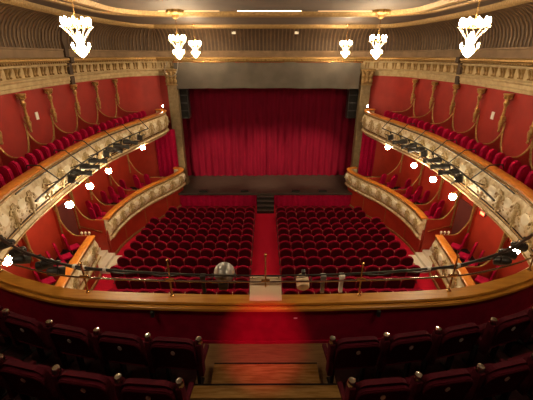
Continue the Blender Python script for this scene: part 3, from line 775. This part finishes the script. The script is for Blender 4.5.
# ------------------------------------------------------------------ lanterns
def aim(d):
    d = Vector(d).normalized(); return d.to_track_quat('Y', 'Z').to_matrix()
def profile_spot():
    t = empty('profile_spotlight')                 # origin at the clamp, body hangs below, beam along +Y
    MB().tube([(0, 0, -.05), (0, 0, -.12)], .02, 6).box((0, 0, 0), (.06, .09, .10), .015).build('clamp', 'black', t)
    b = MB(); b.tube([(-.13, 0, -.26), (-.13, 0, -.13), (.13, 0, -.13), (.13, 0, -.26)], .014, 6); b.build('yoke', 'black', t)
    R = Matrix.Rotation(-PI / 2, 3, 'X')
    bd = MB().lathe([(.06, -.30), (.11, -.26), (.12, -.05), (.10, 0), (.08, .06), (.08, .20), (.10, .24)], (0, 0, -.27), 12, R)
    for k in range(4): bd.box((0, -.24 + .05 * k, -.15), (.14, .018, .05))
    bd = bd.build('body', 'black', t, smooth=True)
    MB().lathe([(.10, .24), (.105, .36), (.095, .36), (.09, .26)], (0, 0, -.27), 12, R).build('barrel', 'black', t, smooth=True)
    MB().lathe([(.092, .325), (.07, .342), (.001, .35)], (0, 0, -.27), 12, R).build('lens', 'lens', t, smooth=True)
    return t
def flood():
    t = empty('flood_lantern')
    MB().box((0, 0, 0), (.06, .09, .10), .015).tube([(0, 0, -.05), (0, 0, -.10)], .02, 6).build('clamp', 'black', t)
    MB().tube([(-.18, 0, -.28), (-.18, 0, -.11), (.18, 0, -.11), (.18, 0, -.28)], .014, 6).build('yoke', 'black', t)
    MB().box((0, 0, -.28), (.32, .26, .28), .03).box((0, -.05, -.13), (.2, .14, .04), .01).build('body', 'black', t)
    MB().box((0, .14, -.28), (.27, .03, .23), .01).build('lens', 'lens', t)
    MB().box((0, .22, -.11), (.30, .18, .012), 0, Matrix.Rotation(.5, 3, 'X')).build('barn_door', 'black', t)
    MB().box((0, .22, -.45), (.30, .18, .012), 0, Matrix.Rotation(-.5, 3, 'X')).build('barn_door', 'black', t)
    return t
def par():
    t = empty('par_lantern')
    MB().box((0, 0, 0), (.05, .08, .08), .015).tube([(0, 0, -.04), (0, 0, -.10)], .015, 6).build('clamp', 'black', t)
    MB().tube([(-.12, 0, -.22), (-.12, 0, -.09), (.12, 0, -.09), (.12, 0, -.22)], .012, 6).build('yoke', 'black', t)
    R = Matrix.Rotation(-PI / 2, 3, 'X')
    MB().lathe([(.04, -.20), (.085, -.16), (.105, -.06), (.105, .14), (.095, .14)], (0, 0, -.22), 14, R).build('can', 'black', t, smooth=True)
    MB().lathe([(.10, .10), (.07, .12), (.001, .13)], (0, 0, -.22), 14, R).build('lens', 'grey', t, smooth=True)
    return t
PSP, FLD, PAR = profile_spot(), flood(), par()
used = {}
def place(proto, loc, rz, lab, cat, grp, tilt=0., sc=1.):
    o = copy_tree(proto) if used.get(proto.name) else proto; used[proto.name] = 1
    o.location = loc; o.rotation_euler = (-tilt, 0, rz); tag(o, lab, cat, grp); o.scale = (sc,) * 3; return o
for s in (-1, 1):
    # bar on brackets in front of the upper tier
    zb = E - 3.3; P = [q for q in TIER if 7.3 < q[1] < 16.6]; N = nrm([(q[0], q[1], 0) for q in P])
    bar = [((q[0] + w[0] * .60) * s, q[1] + w[1] * .60, zb) for q, w in zip(P, N)]
    L = bar[len(bar) // 2]; r = empty('balcony_lighting_bar', L)
    tag(r, 'black lighting bar on angled brackets along the upper tier front, %s side' % SIDE[s], 'lighting bar', 'lighting bars on the upper tier')
    MB().tube(sh(bar, L), .026, 8).build('pipe', 'black', r, smooth=True)
    bar2 = [((q[0] + w[0] * .22) * s, q[1] + w[1] * .22, zb + .22) for q, w in zip(P, N)]
    MB().tube(sh(bar2, L), .018, 6).build('stay', 'black', r, smooth=True)
    for y in (8.9, 10.4, 11.9, 13.4, 14.9, 16.2):
        i = min(range(len(P)), key=lambda k: abs(P[k][1] - y)); q, w = P[i], N[i]
        g = lambda o, z: ((q[0] + w[0] * o) * s - L[0], q[1] + w[1] * o - L[1], z - L[2])
        MB().tube([g(-.20, ZT + .02), g(-.14, ZT + .13), g(.18, ZT + .10), g(.60, zb + .0)], .018, 6).tube([g(.21, ZT - .5), g(.60, zb)], .016, 6).build('bracket', 'black', r, smooth=True)
    YS = [15.4, 14.65, 13.9, 13.3, 12.6, 11.8, 11.1, 10.45, 9.75]
    for i, y in enumerate(YS):
        k = min(range(len(bar)), key=lambda k: abs(bar[k][1] - y)); x = bar[k][0]
        big = i in (0, 4, 8)
        place(FLD if big else PSP, (x, y, zb - .03), -s * math.radians(-62 + 3 * (i % 3)), 'black %s, %s from the stage on the %s upper tier bar' % ('boxy flood lantern' if big else 'long profile spotlight', ORD[i], SIDE[s]), 'stage light', 'lanterns on the upper tier bars', .22, .78 if big else .95)
    # globe lamps below the upper tier
    for i, y in enumerate((16.5, 12.8, 11.1, 9.5, 6.4) if s < 0 else (16.5, 13.5, 11.75, 10.1, 6.8)):
        x = (xs(TIER, y) - (.05 if i == 0 else .42 if i < 4 else .1)) * s
        r = empty('globe_lamp', (x, y, E - 4.15)); tag(r, 'glowing round lamp under the upper tier, %s side, %s from the stage' % (SIDE[s], ORD[i]), 'lamp', 'globe lamps under the upper tier')
        MB().tube([(.52 * s, 0, -.015), (.06 * s, 0, .0), (0, 0, -.03), (0, 0, -.07)], .014, 6).lathe([(.05, -.08), (.06, -.06), (.02, -.02)], (0, 0, 0), 10).build('bracket', 'brass', r, smooth=True)
        MB().ball((0, 0, -.17), .115, 14, 10).build('globe', 'globe', r, smooth=True)
    # candle lamp at the stage end of the handrail
    r = empty('candle_lamp', (5.95 * s, 19.75, ZT)); tag(r, 'small candle lamp on the stage end of the %s upper handrail' % SIDE[s], 'lamp', 'candle lamps on the handrails')
    MB().lathe([(.05, 0), (.05, .02), (.02, .04), (.02, .16), (.035, .18)], (0, 0, 0), 10).build('stem', 'brass', r, smooth=True)
    MB().ball((0, 0, .23), .035, 10, 8, (1, 1, 1.6)).build('bulb', 'globe', r, smooth=True)
    # white loudspeakers over the stage
    r = empty('white_loudspeaker', (1.75 * s, 20.6, E + 1.22)); tag(r, 'small white loudspeaker high above the stage, %s of centre' % SIDE[s], 'loudspeaker', 'white loudspeakers above the stage')
    MB().box((0, 0, 0), (.22, .16, .30), .02).build('cabinet', 'white', r); MB().box((0, .1, .1), (.05, .2, .05)).build('bracket', 'grey', r)
# red sign in the right-hand near box
r = empty('exit_lamp', (8.0, 10.9, E - 5.35)); tag(r, 'small red glowing exit lamp in the right near box', 'exit lamp')
MB().box((0.04, 0, 0), (.1, .26, .14), .01).build('housing', 'grey', r); MB().box((-.02, 0, 0), (.02, .2, .09), .004).build('face', 'exit', r)
# lanterns on the balcony bar: left cluster, right pair, and the two near the centre board
def on_bar(x): p = rail_at(x, .10 + .012 * x * x); return (p[0], p[1], ZR + .05)
for i, (x, rz, tl) in enumerate(((-4.75, 1.9, .2), (-4.35, 1.7, .3), (-4.0, -.9, .3), (-3.6, 1.8, .2), (-3.2, -1.0, .3))):
    p = on_bar(x); place(PAR, (p[0], p[1] + .02, p[2]), rz, 'black lantern on the balcony bar at left, %s from the left end' % ORD[i], 'stage light', 'lanterns on the balcony bar, left', tl, .72)
for i, (x, rz, tl) in enumerate(((3.85, 1.1, .2), (4.2, -1.8, .2), (4.6, -1.6, .3))):
    p = on_bar(x); place(PAR, (p[0], p[1] + .02, p[2]), rz, 'black lantern on the balcony bar at right, %s counting outwards' % ORD[i], 'stage light', 'lanterns on the balcony bar, right', tl, .72)
r = empty('scoop_lantern', (-.62, 3.97, ZC + .02)); tag(r, 'round grey scoop lantern on the balcony bar left of the cream board', 'stage light')
R = Matrix.Rotation(-PI / 2 - .45, 3, 'X')
MB().lathe([(.03, -.12), (.08, -.10), (.13, -.03), (.155, .06), (.16, .10), (.15, .10)], (0, .06, .22), 18, R).build('reflector', 'grey', r, smooth=True)
MB().tube([(-.17, .06, .22), (-.17, .03, .08), (.17, .03, .08), (.17, .06, .22)], .012, 6).build('yoke', 'black', r)
MB().box((0, .0, .08), (.14, .12, .14), .02).build('ballast', 'black', r)
MB().box((0, .0, .24), (.06, .09, .05), .01).build('clamp', 'black', r)
r = empty('pale_lantern', (.55, 3.97, ZC)); tag(r, 'pale cream lantern on the bar right of the cream board', 'stage light')
MB().lathe([(.04, -.12), (.09, -.09), (.10, .02), (.085, .09), (.08, .10)], (0, .02, .12), 12, Matrix.Rotation(-PI / 2 + .4, 3, 'X')).build('body', 'card', r, smooth=True)
MB().tube([(-.12, .02, .12), (-.12, 0, .26), (.12, 0, .26), (.12, .02, .12)], .012, 6).build('yoke', 'black', r)
MB().box((0, 0, .3), (.05, .08, .07), .01).build('clamp', 'black', r)
for i, (x, m) in enumerate(((-.90, 'black'), (.83, 'grey'), (1.10, 'white'))):
    p = rail_at(x, .12); o = MB().box((0, 0, .16), (.055, .05, .30), .01).box((0, -.01, .30), (.08, .08, .06), .012).build('pipe_clamp', m, loc=(p[0], p[1], ZC)); tag(o, ['black pipe clamp left of the round scoop lantern', 'grey pipe clamp right of the pale lantern', 'white pipe clamp further out from the grey clamp'][i], 'pipe clamp', 'pipe clamps on the rail')

# ------------------------------------------------------------------ chandeliers
def chandelier():
    t = empty('chandelier')                       # origin at the lowest drop
    MB().tube([(0, 0, .15), (0, 0, 1.56)], .010, 6).lathe([(.02, 1.48), (.08, 1.52), (.10, 1.56)], (0, 0, 0), 12).build('stem', 'brass', t, smooth=True)
    u = MB(); rr_ = .27; zr = .62
    u.tube([(rr_ * math.cos(a), rr_ * math.sin(a), zr) for a in [2 * PI * k / 20 for k in range(21)]], .015, 6)
    for k in range(5):
        a = 2 * PI * k / 5; u.tube([(0, 0, zr + .16), (.15 * math.cos(a), .15 * math.sin(a), zr + .1), (rr_ * math.cos(a), rr_ * math.sin(a), zr)], .010, 6)
    cr = u.build('crown_ring', 'brass', t, smooth=True)
    for k in range(10):
        a = 2 * PI * k / 10; p = (rr_ * math.cos(a), rr_ * math.sin(a))
        MB().lathe([(.016, zr), (.016, zr + .05), (.028, zr + .065), (.034, zr + .10), (.022, zr + .15), (.003, zr + .18)], (*p, 0), 8).build('candle_bulb', 'bulb', cr, smooth=True)
    for k in range(12):
        a = 2 * PI * k / 12; b = MB(); pts = []
        for j in range(8):
            g = j / 7; rad = .25 * (1 - g) ** 1.6 + .07; pts.append((rad * math.cos(a), rad * math.sin(a), zr - .36 * g))
        rs = []; q = []
        for m_, p in enumerate(pts[:-1]):
            for f_, r_ in ((0, .014), (.5, .005)): q.append(tuple(Vector(p).lerp(Vector(pts[m_ + 1]), f_))); rs.append(r_)
        b.tube(q, rs, 5).build('crystal_strand', 'crystal', t, smooth=True)
    a_ = MB()
    for k in range(6):
        a = 2 * PI * k / 6
        a_.tube([(.03 * math.cos(a), .03 * math.sin(a), .20), (.15 * math.cos(a), .15 * math.sin(a), .11), (.19 * math.cos(a), .19 * math.sin(a), .19)], .009, 6)
    lw = a_.build('lower_arms', 'brass', t, smooth=True)
    for k in range(6):
        a = 2 * PI * k / 6
        MB().lathe([(.010, .19), (.010, .22), (.022, .235), (.024, .26), (.003, .31)], (.19 * math.cos(a), .19 * math.sin(a), 0), 8).build('candle_bulb', 'bulb', lw, smooth=True)
    MB().lathe([(.005, 0), (.05, .03), (.11, .10), (.125, .16), (.08, .24), (.055, .30), (.05, .45), (.03, .52)], (0, 0, 0), 14).build('crystal_basket', 'bowl', t, smooth=True)
    return t
CH = chandelier(); first = True
for y, x, wd in ((8.75, 4.42, 'largest and nearest of the three'), (13.4, 3.20, 'middle of the three'), (18.8, 3.62, 'smallest, beside the stage'), (2.3, 3.3, 'unseen, added to light the balcony')):  # last pair is out of frame, added to light the board and balcony
    for s in (-1, 1):
        o = CH if first else copy_tree(CH); first = False
        o.location = ((x + {8.75: .5, 13.4: .93, 18.8: .55}.get(y, 0) * (s > 0)) * s, y, E - (.06 if y < 10 else .14)); o.scale = (1.08,) * 3 if 5 < y < 10 else (1, 1, 1); tag(o, 'lit crystal chandelier on the %s, %s' % (SIDE[s], wd), 'chandelier', 'crystal chandeliers')

# ------------------------------------------------------------------ light
for s in (-1, 1):                                  # two of the lanterns on the bars are lit and wash the curtain
    for y, e, tx in ((15.2, 2000, -1.5), (13.7, 2000, 3.2)):
        L = bpy.data.lights.new('lantern_beam', 'SPOT'); L.energy = e; L.spot_size = math.radians(33); L.spot_blend = .8; L.color = (1, .72, .45); L.shadow_soft_size = .08
        o = bpy.data.objects.new('lantern_beam', L); COL.objects.link(o)
        o.location = (5.5 * s, y, E - 3.75)
        o.rotation_euler = (Vector((tx * s, 22.2, 1.9)) - o.location).to_track_quat('-Z', 'Y').to_euler()
L = bpy.data.lights.new('red_assist_lamp', 'SPOT'); L.energy = 700; L.spot_size = math.radians(17); L.spot_blend = 1; L.color = (1, .008, .13); L.shadow_soft_size = .02
o = bpy.data.objects.new('red_assist_lamp', L); COL.objects.link(o); o.location = (-.02, .05, E - .16)
o.rotation_euler = (Vector((-.02, 3.67, E - 3.92)) - o.location).to_track_quat('-Z', 'Y').to_euler()
w = bpy.data.worlds.new('world'); SC.world = w; w.use_nodes = True
w.node_tree.nodes['Background'].inputs[0].default_value = (1, .7, .45, 1); w.node_tree.nodes['Background'].inputs[1].default_value = .02
SC.view_settings.view_transform = 'Standard'; SC.view_settings.look = 'None'; SC.view_settings.gamma = 1; SC.view_settings.use_curve_mapping = False
SC.view_settings.exposure = 0.7
